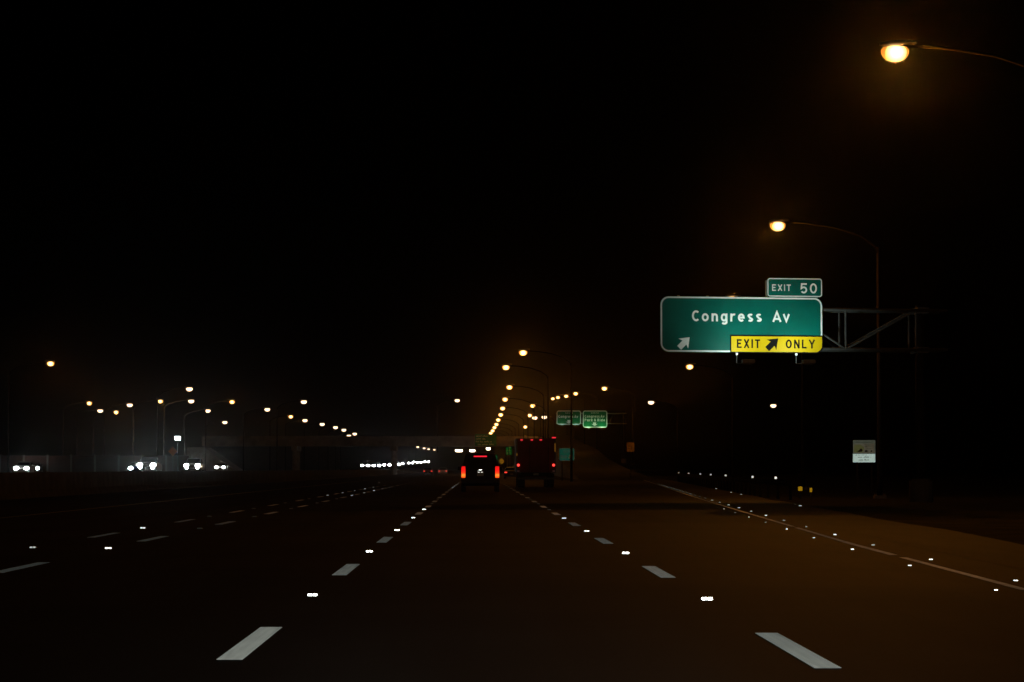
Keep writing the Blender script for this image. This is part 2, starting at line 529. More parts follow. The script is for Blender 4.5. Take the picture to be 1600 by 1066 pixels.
# ---- raised road studs: casing with a reflecting lens that faces the traffic
stud_me = lens_me = None
def stud(x, y, z=0.0, parent=road, s=1.0, worn=False):
    global stud_me, lens_me
    if stud_me is None:
        b = MB().loft([[Vector((px*kx, py*ky, zz)) for px, py in ((-.06,-.05),(.06,-.05),(.06,.05),(-.06,.05))] for kx, ky, zz in ((1,1,0),(.95,.9,.012),(.78,.5,.022))]).build('road_stud', M_STUD, parent)
        stud_me = b.data
        l = MB().add([(a+dx,yy,zz) for a, b in ((-.048,-.005),(.005,.048)) for dx, yy, zz in ((0,0,.002),(b-a,0,.002),(b-a,.003,.024),(0,.003,.024))], [(0,1,2,3),(4,5,6,7)]).sheet('stud_lens', M_LENS)
        lens_me = l.data
    else:
        b = bpy.data.objects.new('road_stud', stud_me); COL.objects.link(b); b.parent = parent
        l = bpy.data.objects.new('stud_lens', lens_me); COL.objects.link(l)
    b.location = (x, y, z + 0.001)
    s *= random.uniform(.88, 1.0)
    b.scale = (s, s, s)
    l.parent = b
    l.location = (0, -0.056, 0.001)
    if worn:
        l.material_slots[0].link = 'OBJECT'; l.material_slots[0].material = M_WORN
    # flat lens turned to the camera car, standing in for retroreflection
    tgt = Vector((0.0, 0.8, 0.94)) - Vector((x, y, z))
    yaw = math.atan2(tgt.x, -tgt.y) + random.uniform(-.03, .03)
    pit = math.atan2(tgt.z, math.hypot(tgt.x, tgt.y)) + random.uniform(-.03, .03) - math.atan2(.003, .026)
    l.rotation_euler = (-(pit - 0.0) , 0, yaw)
    return b
for k in range(0, 17):
    stud(LINE_L, 10.95 + (k)*PER, worn=(6 <= k < 12))
    stud(LINE_R, 10.2 + (k)*PER, worn=(k > 4))
for k in range(1, 16):
    stud(HOV_A - .0012*k*PER, 24.6 + k*PER, worn=(2 <= k < 7 or k > 11))
    stud(HOV_B, 25.0 + k*PER, worn=(k in (3, 4, 5, 6) or k > 11))
y = 20.0
i = 0
while y < 200:
    stud(edge_x(y) + 0.26, y, s=random.uniform(.42,.58) if y < 60 else random.uniform(.55,.75))
    if y < 75: stud(edge_x(y - 2.0) - 0.30, y - 2.0, s=random.uniform(.36,.5))
    y += 6.1
for (px, py) in ((1119,764), (1142,770), (1158,773), (1250,791)):
    p = base_at_height(px, py, 0.0); stud(p.x, p.y)

# ------------------------------------------------------------------ haze
HAZE = True
if HAZE:
    hz = MB().box(-420, 420, -60, 2700, -1.3, 34).build('haze', bpy.data.materials.new('halo_haze'))  # thin volume added to give the lamps their halos
    hz['kind'] = 'stuff'
    m = hz.data.materials[0]; m.use_nodes = True
    nt = m.node_tree; nt.nodes.clear()
    pv = nt.nodes.new('ShaderNodeVolumePrincipled')
    pv.inputs['Color'].default_value = (0.95, 0.95, 0.95, 1)
    pv.inputs['Density'].default_value = 0.00008
    pv.inputs['Anisotropy'].default_value = 0.975
    mo = nt.nodes.new('ShaderNodeOutputMaterial')
    nt.links.new(pv.outputs[0], mo.inputs['Volume'])

# ------------------------------------------------------------------ median wall
wall = thing('median_barrier', 'long low concrete median barrier dividing the two carriageways', 'barrier', (WALL_X, 0, 0))
prof = [(-.33,0),(.33,0),(.33,.09),(.19,.33),(.12,1.07),(-.12,1.07),(-.19,.33),(-.33,.09)]
seg = None
for k in range(-2, 60):
    if seg is None:
        seg = MB().prism(prof, 0.02, 8.98).build('barrier_segment', M_CONC_K, wall); o = seg
    else:
        o = bpy.data.objects.new('barrier_segment', seg.data); COL.objects.link(o); o.parent = wall
    o.location = (0, k*9.0, 0)
o = MB().prism(prof, 540, 1500).build('barrier_run', M_CONC_K, wall)

# ------------------------------------------------------------------ guard rail on the exit side
def guard_x(Y): return edge_x(Y) + 3.4 + 0.9*max(0, (120-Y)/20)**2*(Y < 120)
rail = thing('guard_rail', 'steel guard rail with small white reflectors along the exit shoulder', 'guard rail', (0, 0, 0))
ys = [104 + 4*k for k in range(39)]
secp = [(-.02,.48),(.04,.53),(-.02,.60),(.04,.68),(-.02,.74)]
V, F = [], []
for Y in ys:
    for dx, z in secp: V.append((guard_x(Y)+dx, Y, z))
for i in range(len(ys)-1):
    for k in range(4): F.append((i*5+k, i*5+k+1, (i+1)*5+k+1, (i+1)*5+k))
MB().add(V, F).build('rail_beam', M_POLE, rail, smooth=False)
post_me = None; rp_me = None
for i, Y in enumerate(ys):
    if post_me is None:
        o = MB().box(-.05,.05,-.08,.08,-.85,0).build('post', M_POLE, rail); post_me = o.data
    else:
        o = bpy.data.objects.new('post', post_me); COL.objects.link(o); o.parent = rail
    o.location = (guard_x(Y)+.11, Y, .73)
for (px, py, Y) in ((1243,763,108), (1211,760,120), (1160,754,148), (1122,752,170), (1095,750,190), (1064,745,218), (1036,740,250)):
    if rp_me is None:
        o = MB().add([(-.05,0,0),(.05,0,0),(.05,0,.10),(-.05,0,.10)], [(0,1,2,3)]).sheet('reflector', M_LENS, rail); rp_me = o.data
    else:
        o = bpy.data.objects.new('reflector', rp_me); COL.objects.link(o); o.parent = rail
    gx = guard_x(Y)
    o.location = (gx, Y-.12, .76)
    o.rotation_euler = (-math.atan2(.2, Y), 0, -math.atan2(gx, Y))

# ------------------------------------------------------------------ street lamps
def make_lamp(name, arm, light=True):
    H = 12.0
    t = thing(name, 'x', 'street lamp')
    MB().tube([(0,0,0.0),(0,0,.45),(0,0,11.0)], [.125,.12,.062], 10).build('pole', M_POLE, t, smooth=True)
    b = MB(); b.box(-.26,.26,-.26,.26,-.1,.04)
    for sx in (-1,1):
        for sy in (-1,1): b.tube([(sx*.19,sy*.19,.03),(sx*.19,sy*.19,.11)], .022, 6)
    b.build('base_plate', M_CONC_D, t)
    pts = [(0,0,10.7)] + [(-arm*(1-math.cos(a)), 0, 10.7 + 1.42*math.sin(a)) for a in [R(q) for q in (15,35,55,75,90)]]
    MB().tube(pts, [.055,.052,.048,.045,.042,.04], 8).build('arm', M_ARM, t, smooth=True)
    # luminaire hangs on the end of the arm
    lum = MB().loft([[Vector((x, w*math.cos(2*PI*k/10), zc + h*max(math.sin(2*PI*k/10), -0.25))) for k in range(10)]
                     for x, w, h, zc in ((.30,.05,.05,.15),(.18,.11,.07,.15),(0,.15,.09,.13),(-.24,.14,.08,.12),(-.38,.07,.04,.12))]).build('luminaire', M_HOUS, t, smooth=True)
    lum.location = (-arm, 0, 11.98)
    # sagging glass bowl
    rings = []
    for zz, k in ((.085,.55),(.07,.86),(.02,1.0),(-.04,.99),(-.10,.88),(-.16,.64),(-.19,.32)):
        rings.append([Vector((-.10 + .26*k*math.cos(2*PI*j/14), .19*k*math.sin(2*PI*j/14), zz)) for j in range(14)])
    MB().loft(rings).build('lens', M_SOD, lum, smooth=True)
    return t
lampA = make_lamp('street_lamp', 4.3)
lampB = make_lamp('street_lamp', 2.0)
def sodium_data(w):
    d = bpy.data.lights.new('sodium_light', 'POINT')
    d.energy, d.color, d.shadow_soft_size = w, SODIUM, 0.06
    return d
sod_light, sod_mid, sod_far = sodium_data(SODIUM_W), sodium_data(900), sodium_data(SODIUM_FAR)
used = set()
def place_lamp(px, py, label, group, elev=0.0, side=1, Y=None, short=False, pale=False, light=True, X=None):
    """side 1: pole to the right of the luminaire; side -1: to its left"""
    if Y is None:
        d = CAM_R @ Vector(((px-800)/FPX, -(py-533)/FPX, -1.0))
        k = (11.95 + elev - EYE.z)/d.z
        p = EYE + d*k
    else:
        p = at(px, py, Y)
    arm = 2.0 if short else 4.3
    src = lampB if short else lampA
    key = 'B' if short else 'A'
    if key in used:
        o = copy_tree(src)
    else:
        used.add(key); o = src
    o.location = (p.x + side*arm, p.y, elev)
    o.rotation_euler = (0, 0, 0 if side == 1 else PI)
    o['label'] = label
    if group: o['group'] = group
    s = 1.15 + min(p.y, 800)/560 if p.y > 90 else 1.4  # luminaires enlarged, more so far off, to stand for bloom
    for c in o.children:
        if c.name.startswith('luminaire'):
            c.scale = (s, s, s)
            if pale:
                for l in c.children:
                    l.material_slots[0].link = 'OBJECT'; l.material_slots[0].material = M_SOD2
    if light:
        lo = bpy.data.objects.new('sodium_light', sod_light if p.y < 90 else sod_mid if p.y < 130 else sod_far); COL.objects.link(lo)
        lo.parent = o
        lo.location = (-arm - .1*s, 0, 11.98 - 0.24*s)
    return o
ORD = 'first second third fourth fifth sixth seventh eighth ninth tenth eleventh twelfth'.split()
gR = 'sodium lamps along the exit side'
place_lamp(1407, 82, 'brightest street lamp with orange glow, high above the green exit sign', gR)
place_lamp(1220, 353, 'street lamp glowing orange just above the exit number panel', gR)
place_lamp(1147, 467.5, 'street lamp mostly hidden behind the top edge of the green exit sign', gR)
place_lamp(1080, 573, 'orange street lamp just below the white arrow corner of the exit sign', gR)
# the lamp of the same row that stands just out of view beside the near lanes
o = copy_tree(lampA); o.location = (8.6+4.3, 27, 0); o['label'] = 'street lamp beside the nearest lanes, first of the exit side row'
for c in o.children:
    if c.name.startswith('luminaire'): c.scale = (1, 1, 1)
lo = spot('sodium_light', (-4.4, 0, 11.55), (-4.6, 3.0, 0), 520, SODIUM, 84, 1.0, .12, o)

place_lamp(1019, 629, 'pale street lamp low between the exit sign and the paired green signs', gR, elev=0.5, pale=True)
place_lamp(946, 607, 'single street lamp above the right one of the paired green signs', gR, elev=2.0)
place_lamp(1210, 634, 'faint whitish street lamp far beneath the yellow exit only panel', gR, elev=0.3, pale=True, light=False)
gM = 'lamps of the curved row above the dark van'
for i, (px, py) in enumerate(((820,551),(793,574),(798,605),(791,624),(787,638),(784,648),(780,656),(777,663),(774,668),(771,673),(768,677))):
    place_lamp(px, py, '%s lamp from the top in the curved row dropping towards the van' % ORD[i], gM)
gF = 'lamps on the rising ramp'
for i, (px, py, Y, el) in enumerate(((901,615,520,5.3),(886,619,600,7.2),(873,621,690,9.5),(865,623,780,11.75))):
    place_lamp(px, py, '%s lamp from the right in the short row above the paired signs' % ORD[i], gF, elev=(EYE.z + (733-py)/FPX*Y - 11.95), Y=Y)
gG = 'lamps between the van row and the ramp'
for i, (px, py) in enumerate(((834,634),(829,649),(837,653),(852,652),(822,667))):
    place_lamp(px, py, 'lamp above the box truck, %s from the top of its small cluster' % ORD[i], gG, short=True, pale=(i in (2,3)))
gL = 'lamps beside the opposite carriageway'
left = [(77,568,0,1,'lone bright lamp near the left edge, above all others there'),
        (138,630,0,1,'orange lamp nearest the left edge in the low cluster'),
        (155,642,1,0,'pale lamp just right of the leftmost lamp of the low cluster'),
        (180,644,0,1,'orange lamp lowest in the cluster over the brown wall'),
        (201,633,1,0,'pale lamp at the right end of the cluster over the brown wall'),
        (249,627,0,1,'orange lamp alone above the brightest oncoming headlights'),
        (294,608,1,0,'pale lamp highest over the middle oncoming headlights'),
        (297,627,1,0,'pale lamp straight below the highest one over the oncoming headlights'),
        (323,642,1,0,'small pale lamp left of the bright orange one over the opposite road'),
        (350,660,1,0,'small pale lamp just below the bright orange one over the opposite road'),
        (361,628,0,1,'bright orange lamp over the opposite road between two small pale ones'),
        (416,640,1,0,'pale lamp alone midway between two orange ones over the opposite road'),
        (453,651,0,1,'orange lamp above the left end of the overpass'),
        (473,628,1,0,'pale lamp highest above the left end of the overpass'),
        (475,657,1,0,'pale lamp below the highest one above the left end of the overpass'),
        (502,663,1,0,'first lamp of the short sloping row above the overpass'),
        (523,668,1,0,'second lamp of the short sloping row above the overpass'),
        (536,672,1,0,'third lamp of the short sloping row above the overpass'),
        (544,681,1,0,'lower lamp at the end of the sloping row above the overpass'),
        (553,678,1,0,'upper lamp at the end of the sloping row above the overpass')]
for px, py, pale, lit, lab in left:
    place_lamp(px, py, lab, gL, elev=LZ, side=-1, pale=bool(pale), light=bool(lit))
place_lamp(713, 626, 'pale lamp standing alone over the middle of the overpass', 'lamps beyond the overpass', side=-1, pale=True, light=False, Y=560, elev=EYE.z + (733-626)/FPX*560 - 11.95)
for i, (px, py) in enumerate(((652,698.5),(662,700.5),(669,702),(678,703))):
    place_lamp(px, py, 'tiny far lamp seen under the overpass, %s from the left' % ORD[i], 'lamps beyond the overpass', elev=LZ, side=-1, pale=True, light=False)

# ------------------------------------------------------------------ big exit sign on its cantilever
SY = 96.0
yaw = R(7.5)
c0 = at(1159, 551, SY)
sign = thing('exit_sign', 'large green Congress Av exit sign with yellow exit only panel', 'road sign', c0, yaw)
K = SY/FPX/math.cos(yaw)
def lx(px): return (px-1159)*K
def lz(py): return (551-py)*SY/FPX
x0, x1 = lx(1030), lx(1288.5)
z1 = lz(463.5)
panel = MB().prism(rrect(x0, x1, 0, z1, .34), 0, .06).build('panel', M_GREEN, sign)
border(panel, x0+.015, x1-.015, .015, z1-.015, .33, .062, M_SWHITE)
lettering('Congress', lx(1080), lx(1193), lz(502.5), .43, M_SWHITE, panel, weight=.175)
lettering('Av', lx(1208), lx(1238.5), lz(502.5), .43, M_SWHITE, panel, weight=.175)
arrow(panel, lx(1068), lz(536), .60, 45, M_SWHITE, slim=1.15)
ypx0 = lx(1140.5)
yb = MB().prism(rrect(ypx0, x1-.0, -.012, lz(523.5), [.0,.30,0,0]), -.020, -.008).build('exit_only_panel', M_SBLK, sign)
MB().prism(rrect(ypx0+.045, x1-.035, .03, lz(523.5)-.05, [.0,.27,0,0]), -.026, -.0205).build('yellow_face', M_SYEL, yb)
lettering('EXIT', lx(1151), lx(1188), lz(544), .35, M_SBLK, yb, y=-.030, weight=.185)
lettering('ONLY', lx(1229), lx(1276), lz(544), .35, M_SBLK, yb, y=-.030, weight=.185)
arrow(yb, lx(1208), lz(537), .62, 47, M_SBLK, y=-.030, slim=1.15)
ex0, ez0, ez1 = lx(1200), z1 + .012, lz(433)
ep = MB().prism(rrect(ex0, x1, ez0, ez1, .12), 0, .05).build('exit_number_panel', M_GREEN, sign)
border(ep, ex0+.012, x1-.012, ez0+.012, ez1-.012, .11, .040, M_SWHITE)
lettering('EXIT', lx(1208), lx(1238), lz(453.5), .255, M_SWHITE, ep, weight=.15)
lettering('50', lx(1253), lx(1280), lz(457), .40, M_SWHITE, ep, weight=.15)
for px in (1060, 1106, 1152, 1200, 1247, 1280):       # upright I-bars that carry the panel
    MB().box(lx(px)-.04, lx(px)+.04, .06, .16, -.1 if px in (1152, 1247) else .02, z1+.05 if px < 1200 else ez1-.1).build('mounting_bar', M_ALU, sign)

# cantilever
pb = at(1416, 778, SY + 3.6); pb.z = -0.12
gan = thing('cantilever_gantry', 'steel cantilever gantry arm and post carrying the large exit sign', 'gantry', pb, yaw)
inv = Matrix.Rotation(-yaw, 3, 'Z')
ctop = inv @ (at(1290, 484, SY+.8) - pb)
cbot = inv @ (at(1290, 546, SY+.8) - pb)
zt, zb = ctop.z, cbot.z
xl = (inv @ (c0 - pb)).x + lx(1030) + .5
xr = 1.0
Ya, Yb = (inv @ (c0 - pb)).y + .22, (inv @ (c0 - pb)).y + 1.15
MB().tube([(0,(Ya+Yb)/2,.9),(0,(Ya+Yb)/2,zt+.25)], [.20,.17], 14).build('post', M_POLE, gan, smooth=True)
f = MB(); f.tube([(0,(Ya+Yb)/2,0),(0,(Ya+Yb)/2,.85)], .48, 16); f.tube([(0,(Ya+Yb)/2,.85),(0,(Ya+Yb)/2,.93)], .36, 12); f.build('foundation', M_CONC_K, gan)
for yy in (Ya, Yb):
    for zz in (zt, zb):
        MB().tube([(xl, yy, zz), (xr, yy, zz)], .068, 8).build('chord', M_GALV, gan, smooth=True)
n = 5; step = (0 - xl)/n
xs = [xl + step*k for k in range(n+1)]
off = (inv @ (at(1321, 520, SY+.8) - pb)).x
xs = [off - 2.45*k for k in range(4, 0, -1) if off - 2.45*k > xl] + [off, 0.0 - .3]
for yy in (Ya, Yb):
    for i, x in enumerate(xs):
        MB().tube([(x, yy, zb), (x, yy, zt)], .042, 6).build('strut', M_GALV, gan)
        if i + 1 < len(xs):
            a, b = (zb, zt) if i % 2 == 0 else (zt, zb)
            MB().tube([(x, yy, a), (xs[i+1], yy, b)], .042, 6).build('diagonal', M_GALV, gan)
for i, x in enumerate(xs):
    for zz in (zb, zt):
        MB().tube([(x, Ya, zz), (x, Yb, zz)], .036, 6).build('cross_tie', M_GALV, gan)
MB().box(-.24, .24, Ya-.02, Yb+.02, zb-.12, zb+.12).build('clamp', M_GALV, gan)
MB().box(-.24, .24, Ya-.02, Yb+.02, zt-.12, zt+.12).build('clamp', M_GALV, gan)

# two sign lamps under the panel
for k, (px, lab) in enumerate(((1152, 'sign lamp on a bracket below the panel, left of the pair'), (1247, 'sign lamp on a bracket below the panel, right of the pair'))):
    loc = sign.matrix_basis @ Vector((lx(px), 0, 0))
    t = thing('sign_lamp', lab, 'sign lamp', loc, yaw, 'sign lamps under the exit sign')
    b = MB(); b.tube([(0,.12,-.1),(0,.12,-.42)], .02, 6); b.tube([(0,.12,-.42),(0,-1.85,-.52)], .02, 6); b.build('bracket', M_GALV, t)
    h = MB().loft([[Vector((sx*.24*q, -1.75+sy*.17*q, zz-.1)) for sx, sy in ((-1,-1),(1,-1),(1,1),(-1,1))] for q, zz in ((.6,-.44),(1,-.38),(1,-.26))])
    hh = h.build('housing', M_HOUS, t)
    MB().box(-.21,.21,-1.89,-1.61,-.358,-.350).build('lens', mat('sign_lamp_glass', (.7,.75,.72), .2), hh)
    d = bpy.data.lights.new('sign_light', 'AREA'); d.shape = 'RECTANGLE'; d.size = .40; d.size_y = .26
    d.energy = 74; d.color = (.80, 1.0, .90); d.spread = R(150)
    lo = bpy.data.objects.new('sign_light', d); COL.objects.link(lo); lo.parent = t
    lo.location = (0, -1.75, -.32)
    lo.rotation_euler = (Vector((0, .0, 1.5)) - Vector((0, -1.75, -.32))).to_track_quat('-Z', 'Y').to_euler()

# ------------------------------------------------------------------ paired signs over the ramp
GY = 450.0
g0 = at(909, 668, GY)
s2 = GY/FPX
gb = at(975, 733, GY); gb.z = 2.6
gan2 = thing('sign_gantry', 'grey overhead gantry post and arm carrying the two smaller green signs', 'gantry', gb)
za, zc = at(960, 646, GY).z - gb.z, at(960, 662, GY).z - gb.z
MB().tube([(0,.5,0),(0,.5,za+.4)], [.26,.2], 12).build('post', M_POLE, gan2, smooth=True)
MB().tube([(0,.5,-.3),(0,.5,.5)], .5, 12).build('foundation', M_CONC, gan2)
xl = at(869, 650, GY).x - gb.x
for zz in (za, zc):
    for yy in (.2, .8):
        MB().tube([(xl, yy, zz), (.5, yy, zz)], .09, 8).build('chord', M_ALU, gan2)
for k in range(8):
    x = xl + 1.4 + k*1.55
    MB().tube([(x, .2, za), (x + (.9 if k % 2 else -.9), .2, zc)], .05, 6).build('diagonal', M_GALV, gan2)
def small_sign(name, label, pxs, pys, rows, dirpx, post=None):
    p = at(sum(pxs)/2, pys[1], GY)
    t = thing(name, label, 'road sign', p, 0, 'paired green signs')
    w, h = (pxs[1]-pxs[0])*s2, (pys[1]-pys[0])*s2
    pn = MB().prism(rrect(-w/2, w/2, 0, h, .45), 0, .08).build('panel', M_GREEN2, t)
    border(pn, -w/2+.02, w/2-.02, .02, h-.02, .44, .16, M_SWHITE)
    for text, f0, f1, zf, cap, wt in rows:
        lettering(text, -w/2+f0*w, -w/2+f1*w, h*zf, cap, M_SWHITE, pn, weight=wt, y=-.01)
    arrow(pn, (dirpx-sum(pxs)/2)*s2, h*.20, .70, 180, M_SWHITE, y=-.012, slim=1.3, wide=1.9)
    for q in (-.3, .3):
        MB().box(q*w-.05, q*w+.05, .08, .12, .1, h-.1).build('mounting_bar', M_ALU, t)
    # lamp below the panel
    for q in (-.28, .28):
        l = thing('sign_lamp', '%s sign lamp under the %s of the paired green signs' % ('left' if q < 0 else 'right', 'left' if pxs[0] < 900 else 'right'), 'sign lamp', (p.x+q*w, p.y, p.z), 0, 'sign lamps under the paired signs')
        MB().tube([(0,.1,.1),(0,.1,-.4),(0,-.95,-.4)], .03, 6).build('bracket', M_ALU, l)
        hb = MB().loft([[Vector((sx*.35*k, -.85+sy*.2*k, zz)) for sx, sy in ((-1,-1),(1,-1),(1,1),(-1,1))] for k, zz in ((.6,-.45),(1,-.38),(1,-.22))]).build('housing', M_HOUS, l)
        d = bpy.data.lights.new('sign_light', 'AREA'); d.shape = 'RECTANGLE'; d.size = .5; d.size_y = .3
        d.energy = 26 if pxs[0] > 900 else 8
        d.color = (.62, 1.0, .55) if pxs[0] > 900 else (.6, 1.0, .8)
        d.spread = R(150)
        lo = bpy.data.objects.new('sign_light', d); COL.objects.link(lo); lo.parent = l
        lo.location = (0, -.85, -.18)
        lo.rotation_euler = (Vector((0, 0, 1.2)) - Vector((0, -.85, -.18))).to_track_quat('-Z', 'Y').to_euler()
small_sign('ramp_sign', 'small green overhead sign reading Congress Av with down arrow, left of the pair', (869.5,908), (641.5,664),
           [('SOUTH', .36, .66, .78, .22, .18), ('Congress Av', .08, .90, .49, .50, .18)], 889)
small_sign('ramp_sign', 'small green overhead sign with Park and Ride line, right of the pair', (910.5,949), (641.5,668.5),
           [('NORTH', .34, .64, .82, .22, .18), ('Congress Av', .08, .90, .585, .50, .18), ('Park & Ride', .08, .90, .37, .50, .18)], 929)

# ------------------------------------------------------------------ roadside signs
def posts(t, xs, ztop, y=.06):
    for x in xs:
        MB().box(x-.045, x+.045, y, y+.07, 0, ztop).build('post', M_POLE, t)
def marks(parent, x0, x1, z, h, n, m, y=-.004, seed=1):
    """rows of print too small to read: word-long runs of short strokes"""
    rnd = random.Random(seed)
    mb = MB(); x = x0
    while x < x1:
        wl = rnd.randint(4, 8)
        for _ in range(wl):
            w = h*.55
            if x + w > x1: break
            hh = h*(1.0 if rnd.random() < .3 else .7)
            k = rnd.random()
            mb.add([(x, y, z), (x+w*.35, y, z), (x+w*.35, y, z+hh), (x, y, z+hh)], [(0,1,2,3)])
            if k < .7:
                zz = z + (hh*.75 if k < .35 else 0)
                mb.add([(x+w*.35, y, zz), (x+w*.75, y, zz), (x+w*.75, y, zz+hh*.25), (x+w*.35, y, zz+hh*.25)], [(0,1,2,3)])
            x += w
        x += h*.7
    return mb.sheet('print', m, parent)

# information board with a picture over a white panel
BY = 118.0
b0 = at(1350.5, 722.5, BY)
bd = thing('information_board', 'small roadside board with grey picture panel over white printed panel', 'road sign', (b0.x, BY, -.12), R(-9.2))
s3 = BY/FPX
zb0 = b0.z + .12
w = 34.5*s3
M_BW = mat('board_white_sheeting', (.66, .86, .86), .22, .9, noise=(4, .06))
M_BG = mat('board_grey_print', (.16, .165, .13), .26, .9, noise=(3, .25))
M_BBL = mat('board_blue_print', (.05, .12, .30), .5)
M_BDK = mat('board_dark_print', (.015, .02, .02), .5)
M_BGR = mat('board_olive_print', (.13, .15, .06), .26, .9, noise=(5, .2))
lo_p = MB().prism(rrect(-w/2-.01, w/2-.01, zb0, zb0+13.2*s3, .015), 0, .02).build('white_panel', M_BW, bd)
hi_p = MB().prism(rrect(-w/2, w/2, zb0+13.9*s3, zb0+34.6*s3, .015), 0, .02).build('picture_panel', M_BG, bd)
marks(lo_p, -w*.40, w*.15, zb0+.335, .045, 9, M_BBL, seed=2)
marks(lo_p, -w*.28, w*.32, zb0+.215, .075, 9, M_BBL, seed=3)
marks(lo_p, -w*.24, w*.26, zb0+.075, .075, 9, M_BBL, seed=4)
marks(hi_p, -w*.40, w*.42, zb0+30.5*s3, .055, 9, M_BDK, seed=5)
for i in range(3): marks(hi_p, w*.04, w*.44, zb0+(21.5+2.6*i)*s3, .035, 9, M_BDK, seed=6+i)
z_ = zb0 + 15.5*s3
MB().add([(-w*.48,-.003,z_),(-w*.05,-.003,z_),(-w*.0,-.003,z_+.22),(-w*.16,-.003,z_+.38),(-w*.44,-.003,z_+.36)], [(0,1,2,3,4)]).sheet('scene_print', M_BGR, hi_p)
P = [(-.30,0,0)] 
MB().add([(-w*.32,-.006,z_+.02),(-w*.10,-.006,z_+.03),(-w*.07,-.006,z_+.10),(-w*.10,-.006,z_+.17),(-w*.17,-.006,z_+.19),(-w*.22,-.006,z_+.12)], [(0,1,2,3,4,5)]).sheet('dark_shape_print', M_BDK, hi_p)
MB().add([(w*.03,-.006,z_+.02),(w*.15,-.006,z_+.02),(w*.15,-.006,z_+.10),(w*.03,-.006,z_+.10)], [(0,1,2,3)]).sheet('emblem_print', M_BDK, hi_p)
MB().add([(w*.28,-.006,z_+.03),(w*.36,-.006,z_+.03),(w*.34,-.006,z_+.10),(w*.31,-.006,z_+.10)], [(0,1,2,3)]).sheet('emblem_print', M_BDK, hi_p)
posts(bd, (-w*.32, w*.32), zb0+34*s3)

M_TEAL = mat('gore_sign_sheeting', (0.0, .11, .08), .22, .95, noise=(1, .1))
# exit 50 sign at the gore
EY = 250.0
e0 = at(885.5, 720, EY)
gs = thing('gore_exit_sign', 'small teal green exit sign with arrow standing right of the truck', 'road sign', (e0.x, EY, -.12), R(-1.5))
s4 = EY/FPX; w, h = 24*s4, 19.5*s4; zb0 = e0.z+.12
pn = MB().prism(rrect(-w/2, w/2, zb0, zb0+h, .12), 0, .04).build('panel', M_TEAL, gs)
border(pn, -w/2+.01, w/2-.01, zb0+.01, zb0+h-.01, .11, .05, M_BG)
lettering('EXIT', -w*.22, w*.22, zb0+h*.62, .26, M_BG, pn, weight=.17)
lettering('50', -w*.38, w*.0, zb0+h*.18, .36, M_BG, pn, weight=.17)
arrow(pn, w*.24, zb0+h*.34, .52, 45, mat('gore_arrow', (.7,.7,.45), .35, .5), slim=1.1)
posts(gs, (-w*.3, w*.3), zb0+h*.95)

# yellow object marker boards at the start of the guard rail
M_YRET = mat('yellow_marker_sheeting', (.8, .42, .01), .26, .95, noise=(8, .1))
for (px, py, Y, wpx, hpx, lab) in ((1250.5, 767, 107, 6.6, 6.5, 'square yellow marker board at the start of the guard rail'), (1267, 769, 109, 3.8, 6.5, 'narrow yellow marker board beside the square one at the guard rail')):
    p = at(px, py, Y); s = Y/FPX
    t = thing('marker_board', lab, 'marker', (p.x, p.y, -.12), -math.atan2(p.x, p.y), 'yellow marker boards')
    zz = p.z + .12
    MB().prism(rrect(-wpx*s/2, wpx*s/2, zz, zz+hpx*s, .02), 0, .012).build('panel', M_YRET, t)
    MB().box(-.03, .03, .014, .05, 0, zz+hpx*s*.9).build('post', M_GALV, t)

# orange sign farther along the ramp
OY = 300.0
p = at(985.5, 706, OY); s = OY/FPX
t = thing('work_sign', 'dim orange roadside sign on a post right of the paired signs', 'road sign', (p.x, OY, -.12), -math.atan2(p.x, OY)*.9)
zz = p.z+.12
pn = MB().prism(rrect(-5.8*s, 5.8*s, zz, zz+14.5*s, .06), 0, .03).build('panel', mat('orange_sheeting', (.22,.07,.003), .26, .95, noise=(2,.2)), t)
marks(pn, -4*s, 4*s, zz+8*s, .18, 5, M_SBLK, seed=21); marks(pn, -4*s, 4*s, zz+4*s, .18, 5, M_SBLK, seed=22)
MB().box(-.05,.05,.032,.1,0,zz+12*s).build('post', M_GALV, t)

# orange sign and white floodlight beside the opposite road
p = at(270, 712, 290); s = 290/FPX
t = thing('work_sign', 'small orange diamond sign beside the oncoming traffic', 'road sign', (p.x, 290, LZ), 0)
zz = p.z-LZ
dm = [(0, zz-.1), (.55, zz+.5), (0, zz+1.1), (-.55, zz+.5)]
MB().prism(dm, 0, .03).build('panel', mat('orange_diamond', (.6,.2,.01), .4, .3, noise=(2,.2)), t)
MB().box(-.05,.05,.032,.1,0,zz+.9).build('post', M_GALV, t)
p = at(278, 685, 292)
t = thing('floodlight', 'cold white floodlight on a mast over the oncoming traffic', 'floodlight', (p.x, 292, LZ), 0)
MB().tube([(0,0,0),(0,0,p.z-LZ+.2)], [.1,.06], 8).build('mast', M_GALV, t, smooth=True)
hd = MB().loft([[Vector((sx*.36*k, y, p.z-LZ+sz*.26*k)) for sx, sz in ((-1,-1),(1,-1),(1,1),(-1,1))] for k, y in ((.5,.1),(1,-.1),(1,-.22))]).build('lamp_housing', M_HOUS, t)
MB().box(-.32,.32,-.232,-.222,p.z-LZ-.22,p.z-LZ+.22).build('lens', M_WHITEL, hd)

